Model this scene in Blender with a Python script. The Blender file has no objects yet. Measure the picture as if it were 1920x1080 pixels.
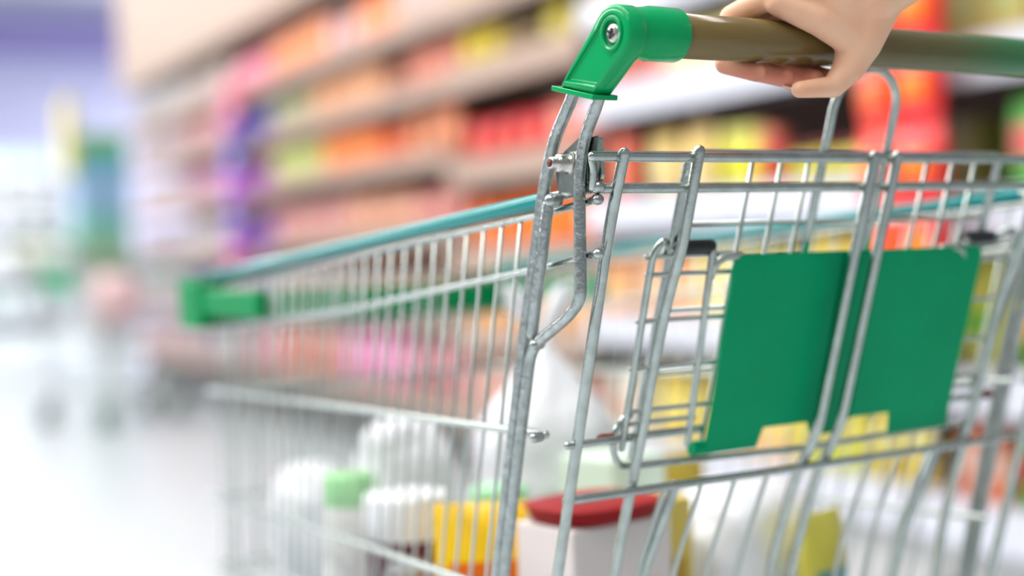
import bpy, bmesh, math, random
from mathutils import Vector, Matrix
random.seed(7)
SC = bpy.context.scene
COL = SC.collection
V = Vector

# ------------------------------------------------------------------ camera
YAW = math.radians(6.74)                 # the trolley stands turned by this much in the aisle (world Y runs along the aisle)
CAM_H = 0.88
cam = bpy.data.cameras.new('camera'); camo = bpy.data.objects.new('camera', cam); COL.objects.link(camo)
cam.lens = 52.5; cam.sensor_width = 36.0; cam.clip_start = 0.02; cam.clip_end = 200
cam.dof.use_dof = True; cam.dof.focus_distance = 0.945; cam.dof.aperture_fstop = 1.95; cam.dof.aperture_blades = 0
Rc = Matrix(((0.8413, 0.0416, -0.5389), (-0.5395, 0.0021, -0.8420), (-0.0339, 0.9991, 0.0242)))   # camera axes in trolley axes
camo.matrix_world = Matrix.Translation((0, 0, CAM_H)) @ (Matrix.Rotation(YAW, 3, 'Z') @ Rc).to_4x4()
SC.camera = camo

# ------------------------------------------------------------------ light
w = bpy.data.worlds.new('ambient_fill'); SC.world = w; w.use_nodes = True  # even ambient fill added through the open sides, not a real source
w.node_tree.nodes['Background'].inputs[0].default_value = (0.93, 0.96, 1.0, 1)
w.node_tree.nodes['Background'].inputs[1].default_value = 0.24
LAMPS = [(-1.6, 2.5, 0.6, 9.0, 125), (0.55, 6.0, 0.5, 13.0, 135), (-5.5, 11.5, 1.0, 16.0, 560), (9.5, 23.5, 4.0, 3.0, 400), (1.0, 18.3, 2.0, 4.0, 210)]  # last three are unseen, added to brighten the far wall, tower and shelving
for i, (x, y, sx, sy, e) in enumerate(LAMPS):
    l = bpy.data.lights.new('ceiling_lamp', 'AREA'); l.shape = 'RECTANGLE'; l.size = sx; l.size_y = sy; l.energy = e
    l.color = (1.0, 0.985, 0.96)
    o = bpy.data.objects.new('ceiling_lamp', l); o.location = (x, y, 4.3); COL.objects.link(o)
VS = SC.view_settings
VS.view_transform = 'Standard'; VS.look = 'None'; VS.exposure = 0.62; VS.gamma = 1.0; VS.use_curve_mapping = False
SC.cycles.use_denoising = True
SC.cycles.sample_clamp_indirect = 6.0
SC.cycles.caustics_reflective = False; SC.cycles.caustics_refractive = False
SC.cycles.max_bounces = 8; SC.cycles.diffuse_bounces = 3; SC.cycles.glossy_bounces = 3

# ------------------------------------------------------------------ materials
def lin(c):
    c = c / 255.0
    return c / 12.92 if c <= 0.04045 else ((c + 0.055) / 1.055) ** 2.4
def rgb(r, g, b): return (lin(r), lin(g), lin(b), 1)
MATS = {}
def mat(name, col, rough=0.5, metal=0.0, spec=0.5, coat=0.0, noise=None, bump=None, sss=0.0, trans=0.0, alpha=None):
    if name in MATS: return MATS[name]
    m = bpy.data.materials.new(name); m.use_nodes = True; MATS[name] = m
    nt = m.node_tree; b = nt.nodes['Principled BSDF']
    b.inputs['Base Color'].default_value = col; b.inputs['Roughness'].default_value = rough; b.inputs['Metallic'].default_value = metal
    b.inputs['Specular IOR Level'].default_value = spec; b.inputs['Coat Weight'].default_value = coat
    if coat: b.inputs['Coat Roughness'].default_value = 0.08
    if trans: b.inputs['Transmission Weight'].default_value = trans
    if sss:
        b.inputs['Subsurface Weight'].default_value = sss; b.inputs['Subsurface Radius'].default_value = (1.0, 0.35, 0.2); b.inputs['Subsurface Scale'].default_value = 0.006
    tc = nt.nodes.new('ShaderNodeTexCoord')
    if noise:                                   # (scale, second colour, amount)
        n = nt.nodes.new('ShaderNodeTexNoise'); n.inputs['Scale'].default_value = noise[0]; n.inputs['Detail'].default_value = 4
        r = nt.nodes.new('ShaderNodeValToRGB'); r.color_ramp.elements[0].position = 0.35; r.color_ramp.elements[1].position = 0.7
        r.color_ramp.elements[0].color = col; k = noise[2]
        r.color_ramp.elements[1].color = tuple(col[i] * (1 - k) + noise[1][i] * k for i in range(3)) + (1,)
        nt.links.new(tc.outputs['Object'], n.inputs['Vector']); nt.links.new(n.outputs['Fac'], r.inputs['Fac']); nt.links.new(r.outputs['Color'], b.inputs['Base Color'])
    if bump:                                    # (scale, strength, distance)
        n = nt.nodes.new('ShaderNodeTexNoise'); n.inputs['Scale'].default_value = bump[0]; n.inputs['Detail'].default_value = 3
        bp = nt.nodes.new('ShaderNodeBump'); bp.inputs['Strength'].default_value = bump[1]; bp.inputs['Distance'].default_value = bump[2]
        nt.links.new(tc.outputs['Object'], n.inputs['Vector']); nt.links.new(n.outputs['Fac'], bp.inputs['Height']); nt.links.new(bp.outputs['Normal'], b.inputs['Normal'])
    return m

ZINC = mat('zinc_plated_wire', (0.50, 0.55, 0.52, 1), 0.19, 0.97, noise=(90, (0.36, 0.40, 0.37, 1), 0.8), bump=(420, 0.25, 0.0006))
ZINCR = mat('rough_zinc_rod', (0.46, 0.50, 0.49, 1), 0.28, 0.95, noise=(150, (0.30, 0.32, 0.31, 1), 0.8), bump=(260, 0.6, 0.0012))
WIRE = mat('pale_zinc_wire', (0.50, 0.545, 0.51, 1), 0.32, 0.85)
BOLT = mat('bright_steel', (0.62, 0.60, 0.57, 1), 0.25, 1.0, noise=(300, (0.30, 0.24, 0.2, 1), 0.6))
RUST = mat('rusty_steel', rgb(120, 70, 55), 0.7, 0.4)
GREEN = mat('glossy_green_plastic', rgb(0, 160, 92), 0.13, 0, 0.25, noise=(40, rgb(0, 154, 88), 0.5))
GREEN2 = mat('satin_green_plastic', rgb(0, 162, 108), 0.4, 0, 0.10, noise=(14, rgb(0, 146, 92), 0.5))
BUMPER = mat('bumper_green_plastic', rgb(0, 142, 80), 0.45, 0, 0.2)
TEAL = mat('teal_plastic_sleeve', rgb(0, 138, 138), 0.16, 0, 0.3)
RUBBER = mat('black_rubber', rgb(20, 22, 26), 0.45)
WHEELG = mat('wheel_tyre', rgb(56, 104, 88), 0.6)
DARK = mat('dark_recess', rgb(22, 28, 24), 0.6)

# ------------------------------------------------------------------ mesh helpers
class MB:
    def __init__(s): s.v = []; s.f = []; s.m = []; s.sm = []
    def add(s, vs, fs, mi=0, smooth=True):
        o = len(s.v); s.v += [tuple(v) for v in vs]
        for f in fs: s.f.append([o + i for i in f]); s.m.append(mi); s.sm.append(smooth)
    def box(s, lo, hi, mi=0):
        x0, y0, z0 = lo; x1, y1, z1 = hi
        s.add([(x0, y0, z0), (x1, y0, z0), (x1, y1, z0), (x0, y1, z0), (x0, y0, z1), (x1, y0, z1), (x1, y1, z1), (x0, y1, z1)],
              [(0, 3, 2, 1), (4, 5, 6, 7), (0, 1, 5, 4), (1, 2, 6, 5), (2, 3, 7, 6), (3, 0, 4, 7)], mi, False)
    def tube(s, pts, r, n=12, mi=0, caps=True, closed=False, dome=True):
        P = [V(p) for p in pts]
        rr = r if isinstance(r, (list, tuple)) else [r] * len(P)
        if dome and caps and not closed:        # rounded ends
            a = (P[0] - P[1]).normalized(); b = (P[-1] - P[-2]).normalized()
            r0, r1 = rr[0], rr[-1]
            h0 = [P[0] + a * r0 * math.sin(t) for t in (1.35, 0.9, 0.45)]; h1 = [P[-1] + b * r1 * math.sin(t) for t in (0.45, 0.9, 1.35)]
            P = h0 + P + h1
            rr = [r0 * math.cos(t) for t in (1.35, 0.9, 0.45)] + list(rr) + [r1 * math.cos(t) for t in (0.45, 0.9, 1.35)]
        L = len(P); T = []
        for i in range(L):
            if closed: t = P[(i + 1) % L] - P[i - 1]
            else: t = P[min(i + 1, L - 1)] - P[max(i - 1, 0)]
            T.append(t.normalized())
        up = V((0, 0, 1)) if abs(T[0].z) < 0.9 else V((0, 1, 0))
        nrm = (up - T[0] * up.dot(T[0])).normalized()
        vs = []
        for i in range(L):
            nrm = (nrm - T[i] * nrm.dot(T[i]))
            nrm = nrm.normalized() if nrm.length > 1e-6 else V((1, 0, 0))
            bi = T[i].cross(nrm)
            for k in range(n):
                a = 2 * math.pi * k / n
                vs.append(P[i] + (nrm * math.cos(a) + bi * math.sin(a)) * rr[i])
        fs = []
        for i in range(L if closed else L - 1):
            j = (i + 1) % L
            for k in range(n):
                fs.append((i * n + k, i * n + (k + 1) % n, j * n + (k + 1) % n, j * n + k))
        if caps and not closed:
            fs.append(tuple(range(n - 1, -1, -1))); fs.append(tuple(range((L - 1) * n, L * n)))
        s.add(vs, fs, mi, True)
    def lathe(s, prof, o=(0, 0, 0), n=28, mi=0, axis='Z', caps=True):
        vs = []; fs = []
        for (r, h) in prof:
            for k in range(n):
                a = 2 * math.pi * k / n; x, y = r * math.cos(a), r * math.sin(a)
                p = {'Z': (x, y, h), 'X': (h, x, y), 'Y': (y, h, x)}[axis]
                vs.append((o[0] + p[0], o[1] + p[1], o[2] + p[2]))
        for i in range(len(prof) - 1):
            for k in range(n):
                fs.append((i * n + k, i * n + (k + 1) % n, (i + 1) * n + (k + 1) % n, (i + 1) * n + k))
        if caps: fs.append(tuple(range(n - 1, -1, -1))); fs.append(tuple(range((len(prof) - 1) * n, len(prof) * n)))
        s.add(vs, fs, mi, True)
    def mesh(s, name, mats):
        me = bpy.data.meshes.new(name); me.from_pydata(s.v, [], s.f)
        for m in (mats if isinstance(mats, (list, tuple)) else [mats]): me.materials.append(m)
        me.polygons.foreach_set('material_index', s.m); me.polygons.foreach_set('use_smooth', s.sm); me.update()
        return me
    def build(s, name, mats, parent=None, loc=None):
        o = bpy.data.objects.new(name, s.mesh(name, mats)); COL.objects.link(o)
        if parent: o.parent = parent
        if loc: o.location = loc
        return o
def autosmooth(o, ang=40):
    bm = bmesh.new(); bm.from_mesh(o.data)
    bmesh.ops.recalc_face_normals(bm, faces=bm.faces)
    for e in bm.edges:
        e.smooth = not (len(e.link_faces) == 2 and e.calc_face_angle(0) > math.radians(ang))
    for f in bm.faces: f.smooth = True
    bm.to_mesh(o.data); bm.free(); return o
def bevel(o, w_, n=2):
    b = o.modifiers.new('bevel', 'BEVEL'); b.width = w_; b.segments = n; b.limit_method = 'ANGLE'; b.angle_limit = math.radians(35); return o
def tag(o, label=None, cat=None, group=None, kind=None):
    if label: o['label'] = label
    if cat: o['category'] = cat
    if group: o['group'] = group
    if kind: o['kind'] = kind
    return o
def empty(name, loc, rz=0.0):
    o = bpy.data.objects.new(name, None); o.empty_display_size = 0.1; o.location = loc; o.rotation_euler = (0, 0, rz); COL.objects.link(o); return o
def prism(mb, poly, axis_lo, axis_hi, mi=0, smooth=False):
    """poly: list of (y, z); extruded along x from axis_lo to axis_hi"""
    n = len(poly); vs = [(axis_lo, y, z) for y, z in poly] + [(axis_hi, y, z) for y, z in poly]
    fs = [tuple(range(n)), tuple(range(2 * n - 1, n - 1, -1))] + [(i, i + n, (i + 1) % n + n, (i + 1) % n) for i in range(n)]
    mb.add(vs, fs, mi, smooth)
def path(pts, rad=0.012, n=5):
    """polyline with rounded corners"""
    P = [V(p) for p in pts]; out = [P[0]]
    for i in range(1, len(P) - 1):
        a, b, c = P[i - 1], P[i], P[i + 1]
        d = min(rad, (a - b).length * 0.45, (c - b).length * 0.45)
        p, q = b + (a - b).normalized() * d, b + (c - b).normalized() * d
        for k in range(n + 1):
            t = k / n; out.append(p * (1 - t) ** 2 + b * 2 * t * (1 - t) + q * t * t)
    out.append(P[-1]); return out

# ------------------------------------------------------------------ the setting
m_floor = mat('polished_store_floor', rgb(232, 236, 236), 0.22, 0, 0.5)
nt = m_floor.node_tree; b = nt.nodes['Principled BSDF']
tc = nt.nodes.new('ShaderNodeTexCoord'); br = nt.nodes.new('ShaderNodeTexBrick')
br.offset = 0; br.inputs['Scale'].default_value = 1.0; br.inputs['Brick Width'].default_value = 0.6; br.inputs['Row Height'].default_value = 0.6
br.inputs['Mortar Size'].default_value = 0.003; br.inputs['Color1'].default_value = rgb(202, 209, 213); br.inputs['Color2'].default_value = rgb(198, 205, 210); br.inputs['Mortar'].default_value = rgb(205, 208, 208)
nt.links.new(tc.outputs['Object'], br.inputs['Vector']); nt.links.new(br.outputs['Color'], b.inputs['Base Color'])
m = MB(); m.box((-9, -4, -0.1), (12, 27.2, 0)); tag(m.build('floor', m_floor), kind='structure')
m = MB(); m.box((-9, -4, 5.6), (12, 27.2, 5.7)); tag(m.build('ceiling', mat('white_ceiling', rgb(235, 233, 245), 0.9)), kind='structure')
m = MB(); m.box((-9, 27.0, 0), (12, 27.2, 5.6)); tag(m.build('wall_back', mat('lavender_white_wall', rgb(222, 222, 255), 0.8)), kind='structure')
m = MB(); m.box((-9, 26.7, 4.55), (12, 27.0, 5.15)); tag(m.build('trim_1', mat('purple_fascia', rgb(166, 154, 214), 0.6)), kind='structure')
m_fix = mat('lamp_housing', rgb(240, 240, 240), 0.5)
m_em = bpy.data.materials.new('lamp_diffuser'); m_em.use_nodes = True
m_em.node_tree.nodes['Principled BSDF'].inputs['Emission Color'].default_value = (1, 0.99, 0.96, 1); m_em.node_tree.nodes['Principled BSDF'].inputs['Emission Strength'].default_value = 3.0
for i, (x, y, sx, sy, e) in enumerate(LAMPS):
    t = empty('ceiling_light', (x, y, 4.36))
    tag(t, ['long ceiling light above the near trolley aisle', 'long ceiling light above the shelf aisle', 'unseen long light added over the open floor to brighten the far displays', 'unseen wide light added to brighten the far lavender wall', 'unseen short light added to brighten the far white shelving'][i], 'ceiling light')
    m = MB(); m.box((-sx / 2 - 0.05, -sy / 2 - 0.05, 0.0), (sx / 2 + 0.05, sy / 2 + 0.05, 0.10))
    for yy in (-sy * 0.35, sy * 0.35): m.tube([(0, yy, 0.1), (0, yy, 1.245)], 0.015, 8, dome=False)
    m.build('housing', m_fix, t)
    m = MB(); m.box((-sx / 2, -sy / 2, -0.03), (sx / 2, sy / 2, 0.0)); m.build('diffuser', m_em, t)

# ------------------------------------------------------------------ the shopping trolley (drawn in trolley axes; B is the point of the floor under it)
B = V((0.81, 1.2, 0))
def c(p): return tuple(V(p) - B)
def cc(ps): return [c(p) for p in ps]
RZ = Matrix.Rotation(YAW, 3, 'Z')
def world(p): return RZ @ V(p)
cart = empty('shopping_cart', world(B), YAW)
tag(cart, 'wire shopping trolley with green handle ends and green seat flap, in sharp focus', 'shopping trolley', 'shopping trolleys')
CX = 0.809                                       # middle of the trolley
def mir(ps): return [(2 * CX - p[0], p[1], p[2]) for p in ps]

def gy(z, off=0.0): return 0.76 + off + (0.938 - z) * 0.32      # the leaning plane of the rear gate

# handle
m_handle = mat('olive_handle_tube', rgb(100, 78, 40), 0.2, 0.0, 0.45, coat=0.1)
nt = m_handle.node_tree; bs = nt.nodes['Principled BSDF']
tc = nt.nodes.new('ShaderNodeTexCoord'); sx = nt.nodes.new('ShaderNodeSeparateXYZ'); mr = nt.nodes.new('ShaderNodeMapRange'); rp = nt.nodes.new('ShaderNodeValToRGB')
nz = nt.nodes.new('ShaderNodeTexNoise'); mp = nt.nodes.new('ShaderNodeMapping'); mp.inputs['Scale'].default_value = (14, 160, 160); ad = nt.nodes.new('ShaderNodeMath'); ad.operation = 'MULTIPLY_ADD'; ad.inputs[1].default_value = 0.22; 
mr.inputs[1].default_value = 0.58 - 0.81; mr.inputs[2].default_value = 1.04 - 0.81
e = rp.color_ramp.elements; e[0].position = 0.0; e[0].color = rgb(122, 99, 54); e[1].position = 1.0; e[1].color = rgb(40, 140, 84)
x = e.new(0.42); x.color = rgb(98, 85, 48); x = e.new(0.56); x.color = rgb(94, 95, 54); x = e.new(0.70); x.color = rgb(54, 116, 68)
nt.links.new(tc.outputs['Object'], sx.inputs[0]); nt.links.new(sx.outputs[0], mr.inputs[0]); nt.links.new(tc.outputs['Object'], mp.inputs[0]); nt.links.new(mp.outputs[0], nz.inputs['Vector'])
sb = nt.nodes.new('ShaderNodeMath'); sb.operation = 'SUBTRACT'; sb.inputs[1].default_value = 0.5
nt.links.new(nz.outputs['Fac'], sb.inputs[0]); nt.links.new(sb.outputs[0], ad.inputs[0]); nt.links.new(mr.outputs[0], ad.inputs[2]); nt.links.new(ad.outputs[0], rp.inputs[0]); nt.links.new(rp.outputs[0], bs.inputs['Base Color'])
HY, HZ = 0.7345, 1.0122
m = MB(); m.tube(cc([(0.575, HY, HZ), (0.7, HY, HZ), (0.9, HY, HZ), (2 * CX - 0.575, HY, HZ)]), 0.0142, 40, dome=False)
m.build('handle_bar', m_handle, cart)

# green handle ends
def handle_cap(mirror):
    S = (lambda x_: 2 * CX - x_) if mirror else (lambda x_: x_)
    m = MB()
    cy, cz, R = 0.7320, 1.0105, 0.0178
    # outline in (y, z): round head, straight sides, slanting foot
    poly = []
    for k in range(15):
        a = math.radians(46 + k * 190 / 14); poly.append((cy + R * math.cos(a) * 1.08, cz + R * math.sin(a)))
    poly = poly + [(0.7530, 0.9755), (0.7880, 0.9845)]
    # order: from +y side over the top to -y side, then the foot
    def ring(x_, inset=0.0):
        cxm = sum(p[0] for p in poly) / len(poly); czm = sum(p[1] for p in poly) / len(poly)
        out = []
        for p in poly:
            d = V((p[0] - cxm, p[1] - czm)); L = d.length
            out.append((S(x_), cxm + d.x * (1 - inset / L), czm + d.y * (1 - inset / L)))
        return out
    n = len(poly)
    xs = [(0.5455, 0.0030), (0.5462, 0.0012), (0.5480, 0.0), (0.5580, 0.0), (0.5598, 0.0010), (0.5606, 0.0030)]
    rings = [ring(x_, i_) for x_, i_ in xs]
    vs = [v for r_ in rings for v in r_]; fs = []
    for i in range(len(xs) - 1):
        for k in range(n): fs.append((i * n + k, i * n + (k + 1) % n, (i + 1) * n + (k + 1) % n, (i + 1) * n + k))
    fs.append(tuple(range((len(xs) - 1) * n, len(xs) * n)))
    # side face with a sunk panel
    cxm = sum(p[0] for p in poly) / n; czm = sum(p[1] for p in poly) / n
    base = len(vs)
    inner = []
    for p in poly:
        d = V((p[0] - cxm, p[1] - czm)); L = d.length
        k_ = 1 - (0.0062 if p[1] > 0.98 or p[0] < 0.76 else 0.0055) / L
        inner.append((cxm + d.x * k_ , czm + d.y * k_))
    vs += [(S(0.5455), y, z) for y, z in inner] + [(S(0.5475), cxm + (y - cxm) * 0.93, czm + (z - czm) * 0.95) for y, z in inner]
    for k in range(n):
        a, b_ = k, (k + 1) % n
        fs.append((a, base + a, base + b_, b_)); fs.append((base + a, base + n + a, base + n + b_, base + b_))
    fs.append(tuple(base + n + k for k in range(n)))
    m.add(vs, fs)
    # raised boss round the screw
    bx = 0.5445
    m.lathe([(0.0112, S(0.5475)), (0.0108, S(bx)), (0.0100, S(bx - 0.0004)), (0.0082, S(bx)), (0.0078, S(0.5473)), (0.0002, S(0.5474))], (0, cy - 0.0015, cz), 28, axis='X', caps=False)
    # socket on the bar
    m.lathe([(0.0150, S(0.560)), (0.0158, S(0.566)), (0.0164, S(0.5735)), (0.0170, S(0.575)), (0.0170, S(0.5965)), (0.0164, S(0.5985)), (0.0143, S(0.599))], (0, HY, HZ), 36, axis='X', caps=False)
    # foot flange
    a, b_ = V((0.7500, 0.9738)), V((0.7930, 0.9840)); d = (b_ - a).normalized(); nn = V((-d.y, d.x))
    q = [a - d * 0.001 - nn * 0.0016, b_ + d * 0.001 - nn * 0.0016, b_ + d * 0.001 + nn * 0.0016, a - d * 0.001 + nn * 0.0016]
    lo, hi = sorted((S(0.5432), S(0.5625)))
    fl = MB(); prism(fl, [tuple(p) for p in q], lo, hi)
    m.add(fl.v, fl.f, 0, True)
    o = m.build('handle_cap', GREEN, cart); 
    for i_, v in enumerate(o.data.vertices): v.co -= B
    autosmooth(o, 38); bevel(o, 0.0012, 2)
    s = MB()
    s.lathe([(0.0002, S(0.5452)), (0.0035, S(0.5448)), (0.0058, S(0.5456)), (0.0064, S(0.5468)), (0.0064, S(0.5480))], (0, cy - 0.0015, cz), 24, axis='X', caps=False)
    so = s.build('screw', BOLT, o, None)
    for v in so.data.vertices: v.co -= B
    so['label'] = 'steel cross-head screw'
    k = MB()
    for ang in (0.5, 0.5 + math.pi / 2):
        dy, dz = math.cos(ang) * 0.0034, math.sin(ang) * 0.0034; ey, ez = -math.sin(ang) * 0.0008, math.cos(ang) * 0.0008
        yy, zz = cy - 0.0015, cz; x0, x1 = sorted((S(0.5443), S(0.546)))
        pl = [(yy - dy - ey, zz - dz - ez), (yy + dy - ey, zz + dz - ez), (yy + dy + ey, zz + dz + ez), (yy - dy + ey, zz - dz + ez)]
        prism(k, pl, x0, x1)
    ko = k.build('screw_slot', DARK, o)
    for v in ko.data.vertices: v.co -= B
    return o
handle_cap(False); handle_cap(True)

# uprights
def upright(mirror):
    M_ = mir if mirror else (lambda p: p)
    X = 0.5555
    m = MB(); m.tube(path(cc(M_([(X, 0.782, 0.988), (X, 0.789, 0.977), (X, 0.8115, 0.952), (X, 0.8265, 0.915), (X, 0.855, 0.819), (X, 0.901, 0.65), (X, 0.985, 0.30), (X, 1.02, 0.19)])), 0.02, 5), 0.0042, 14)
    o = m.build('upright', ZINCR, cart)
    m = MB(); m.tube(path(cc(M_([(X, 0.752, 0.988), (X, 0.7605, 0.972), (X, 0.777, 0.950), (X, 0.7835, 0.925), (X, 0.7860, 0.848), (X, 0.800, 0.837), (X, 0.8465, 0.8145), (X, 0.8915, 0.65), (X, 0.9755, 0.30), (X, 1.01, 0.19)])), 0.014, 6), 0.0040, 14)
    m.build('brace_rod', ZINCR, o)
    m = MB(); m.tube(cc(M_([(X - 0.001, 0.8185, 0.910), (X - 0.001, 0.843, 0.824)])), 0.0040, 14)
    m.build('filler_rod', ZINCR, o)
    # hinge plate with its bolt
    pl = [(0.8125, 0.9140), (0.8155, 0.9310), (0.8060, 0.9440), (0.7860, 0.9530), (0.7790, 0.9480), (0.7810, 0.9180)]
    S = (lambda x_: 2 * CX - x_) if mirror else (lambda x_: x_)
    m = MB(); lo, hi = sorted((S(0.5595), S(0.5625))); prism(m, pl, lo, hi)
    # its rounded end that turns out past the rod
    out = [(0.786, 0.950)]
    for k in range(9):
        a = math.radians(100 + k * 20); out.append((0.7695 + 0.0045 * math.cos(a), 0.9475 + 0.0045 * math.sin(a) if a < math.pi * 1.0 else 0.9475 - 0.020 - 0.0045 * abs(math.sin(a))))
    out += [(0.772, 0.929), (0.786, 0.920)]
    prism(m, out, *sorted((S(0.5598), S(0.5622))))
    po = m.build('hinge_plate', ZINC, cart)
    for v in po.data.vertices: v.co -= B
    autosmooth(po, 30)
    m = MB(); m.lathe([(0.0075, S(0.5593)), (0.0075, S(0.5565)), (0.0062, S(0.5560)), (0.0062, S(0.5500)), (0.0052, S(0.5488)), (0.0040, S(0.5480)), (0.0040, S(0.5440)), (0.0034, S(0.5432))], (0, 0.7985, 0.9365), 20, axis='X')
    bo = m.build('bolt', BOLT, po)
    for v in bo.data.vertices: v.co -= B
    m = MB(); m.lathe([(0.0022, S(0.5431)), (0.0027, S(0.5428)), (0.0004, S(0.5426))], (0, 0.7985, 0.9365), 16, axis='X', caps=False)
    b2 = m.build('bolt_tip', RUST, po)
    for v in b2.data.vertices: v.co -= B
upright(False); upright(True)

# side panels: outline from the rear post to the front corner, tapering inwards
def side(mirror):
    M_ = mir if mirror else (lambda p: p)
    SX = lambda y: 0.562 + (y - 0.78) * 0.071
    def P(y, z): return (SX(y), y, z)
    WF = lambda z: 1.60 + (0.86 - z) * 0.05       # front edge
    ZT = lambda y: 0.9115 - (y - 0.83) * 0.067     # top rail height
    m = MB(); 
    # the thin upright wires
    n = 27
    for k in range(n):
        yt = 0.846 + k * 0.0277
        zt = ZT(yt) - 0.006; zb = 0.52
        t = (yt - 0.846) / (1.566 - 0.846)
        lean = -0.28 * (1 - t) - 0.06 * t
        yb = yt - lean * (zt - zb)
        yb = min(yb, 1.60)
        m.tube(cc(M_([P(yt, zt), P((yt + yb) / 2, (zt + zb) / 2), P(yb, zb)])), 0.0014, 8, dome=False)
    so = m.build('side_panel', WIRE, cart)
    rails = [([P(0.7735, 0.9195), P(0.83, 0.9155), P(1.60, ZT(1.6) - 0.002)], 0.0036, ZINC),
             ([P(0.7740, 0.9115), P(0.83, 0.9060), P(1.60, ZT(1.6) - 0.010)], 0.0026, ZINC),
             ([P(0.7755, 0.8770), P(0.83, 0.8700), P(1.20, 0.8330), P(1.60, 0.8060)], 0.0028, ZINC),
             ([P(0.8500, 0.7540), P(1.20, 0.7460), P(1.62, 0.7340)], 0.0032, WIRE),
             ([P(0.8800, 0.6320), P(1.20, 0.6260), P(1.63, 0.6130)], 0.0032, WIRE),
             ([P(0.9300, 0.5200), P(1.62, 0.5350)], 0.0032, WIRE)]
    for ps, r, mt in rails:
        m = MB(); m.tube(path(cc(M_(ps)), 0.05), r, 12); m.build('side_rail', mt, so)
    for (y, z, r) in ((0.7735, 0.9195, 0.0046), (0.7740, 0.9115, 0.0036), (0.7755, 0.8770, 0.0038), (0.842, 0.817, 0.0036), (0.8165, 0.9130, 0.0046), (0.846, 0.754, 0.0036)):
        S = (lambda x_: 2 * CX - x_) if mirror else (lambda x_: x_)
        m = MB(); m.tube(cc(M_([(0.558, y - 0.003, z), (0.553, y - 0.004, z)])) if y > 0.8 else cc(M_([P(y, z), (SX(y) - 0.0005, y - 0.003, z)])), r, 12)
        m.build('weld_end', ZINCR, so)
    m = MB(); m.tube(path(cc(M_([(SX(0.838) - 0.001, 0.838, ZT(0.838) + 0.0028), (SX(1.2) - 0.001, 1.2, ZT(1.2) + 0.0028), (SX(1.585) - 0.001, 1.585, ZT(1.585) + 0.0028)])), 0.05), 0.0058, 18)
    m.build('rail_sleeve', TEAL, cart)
side(False); side(True)
FX = 0.562 + (1.6 - 0.78) * 0.071                # front corner

# front panel and its green bumper
m = MB()
for k in range(1, 14):
    x_ = FX + (2 * (CX - FX)) * k / 14
    m.tube(cc([(x_, 1.602, 0.855), (x_, 1.62, 0.535)]), 0.0017, 8, dome=False)
fp = m.build('front_panel', WIRE, cart)
for z_, r in ((0.858, 0.0036), (0.806, 0.0028), (0.734, 0.0032), (0.613, 0.0032), (0.535, 0.0032)):
    y_ = 1.60 + (0.86 - z_) * 0.06
    m = MB(); m.tube(cc([(FX - 0.002, y_, z_), (2 * CX - FX + 0.002, y_, z_)]), r, 12); m.build('front_rail', WIRE, fp)
m = MB()
m.box(c((FX - 0.022, 1.604, 0.806)), c((2 * CX - FX + 0.045, 1.630, 0.846)))
for x0 in (FX - 0.024, 2 * CX - FX + 0.014):
    m.box(c((x0, 1.575, 0.806)), c((x0 + 0.032, 1.636, 0.860)))
for k in range(11):
    x_ = FX + 0.02 + k * 0.036; m.box(c((x_, 1.600, 0.810)), c((x_ + 0.022, 1.606, 0.842)))
for sgn in (0, 1):
    for k in range(5):
        y_ = 1.575 - k * 0.036; xx = 0.562 + (y_ - 0.78) * 0.071 - 0.006; lo, hi = (xx - 0.012, xx + 0.001)
        if sgn: lo, hi = 2 * CX - hi, 2 * CX - lo
        m.box(c((lo, y_ - 0.032, 0.822)), c((hi, y_ + 0.002, 0.850)))
o = m.build('front_bumper', BUMPER, cart); bevel(o, 0.005, 2)

# basket floor
m = MB()
for k in range(13):
    t = k / 12; x0 = 0.575 + t * (2 * CX - 1.15); x1 = FX + t * 2 * (CX - FX)
    m.tube(cc([(x0, 0.925, 0.520), (x1, 1.62, 0.535)]), 0.0019, 8, dome=False)
fo = m.build('basket_floor', WIRE, cart)
for k in range(6):
    y = 0.94 + k * 0.13; z = 0.5172 + (y - 0.925) * 0.0216; xa = 0.562 + (y - 0.78) * 0.071
    m = MB(); m.tube(cc([(xa, y, z), (2 * CX - xa, y, z)]), 0.0028, 10); m.build('floor_bar', WIRE, fo)

# rear gate: two top wires, bars that lean forward, lower cross wires
m = MB(); m.tube(cc([(0.5535, gy(0.9395) + 0.005, 0.9385), (2 * CX - 0.5535, gy(0.9395) + 0.005, 0.9385)]), 0.0036, 14)
gate = m.build('rear_gate', ZINC, cart)
def part(name, pts, r, mt, parent, rad=0.02, n=12):
    m = MB(); m.tube(path(cc(pts), rad), r, n); return m.build(name, mt, parent)
part('gate_crossbar', [(0.5600, gy(0.917) + 0.005, 0.9185), (2 * CX - 0.56, gy(0.917) + 0.005, 0.9185)], 0.0035, ZINC, gate)
part('gate_crossbar', [(0.5545, gy(0.9385) + 0.008, 0.9365), (0.5565, gy(0.93) + 0.006, 0.9300), (0.5570, gy(0.918) + 0.005, 0.9190)], 0.0024, ZINC, gate)
part('gate_crossbar', [(0.5740, 0.837, 0.7090), (2 * CX - 0.574, 0.837, 0.7090)], 0.0032, ZINC, gate)
part('gate_crossbar', [(0.5660, 0.822, 0.7490), (0.6080, 0.8225, 0.7490)], 0.0027, ZINC, gate)
part('gate_crossbar', [(0.5740, 0.888, 0.5500), (2 * CX - 0.574, 0.888, 0.5500)], 0.0032, ZINC, gate)
b1 = [(0.574, 0.7592, 0.9400), (0.574, 0.776, 0.899), (0.574, 0.806, 0.802), (0.574, 0.816, 0.769), (0.574, 0.851, 0.655), (0.574, 0.884, 0.545)]
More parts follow.
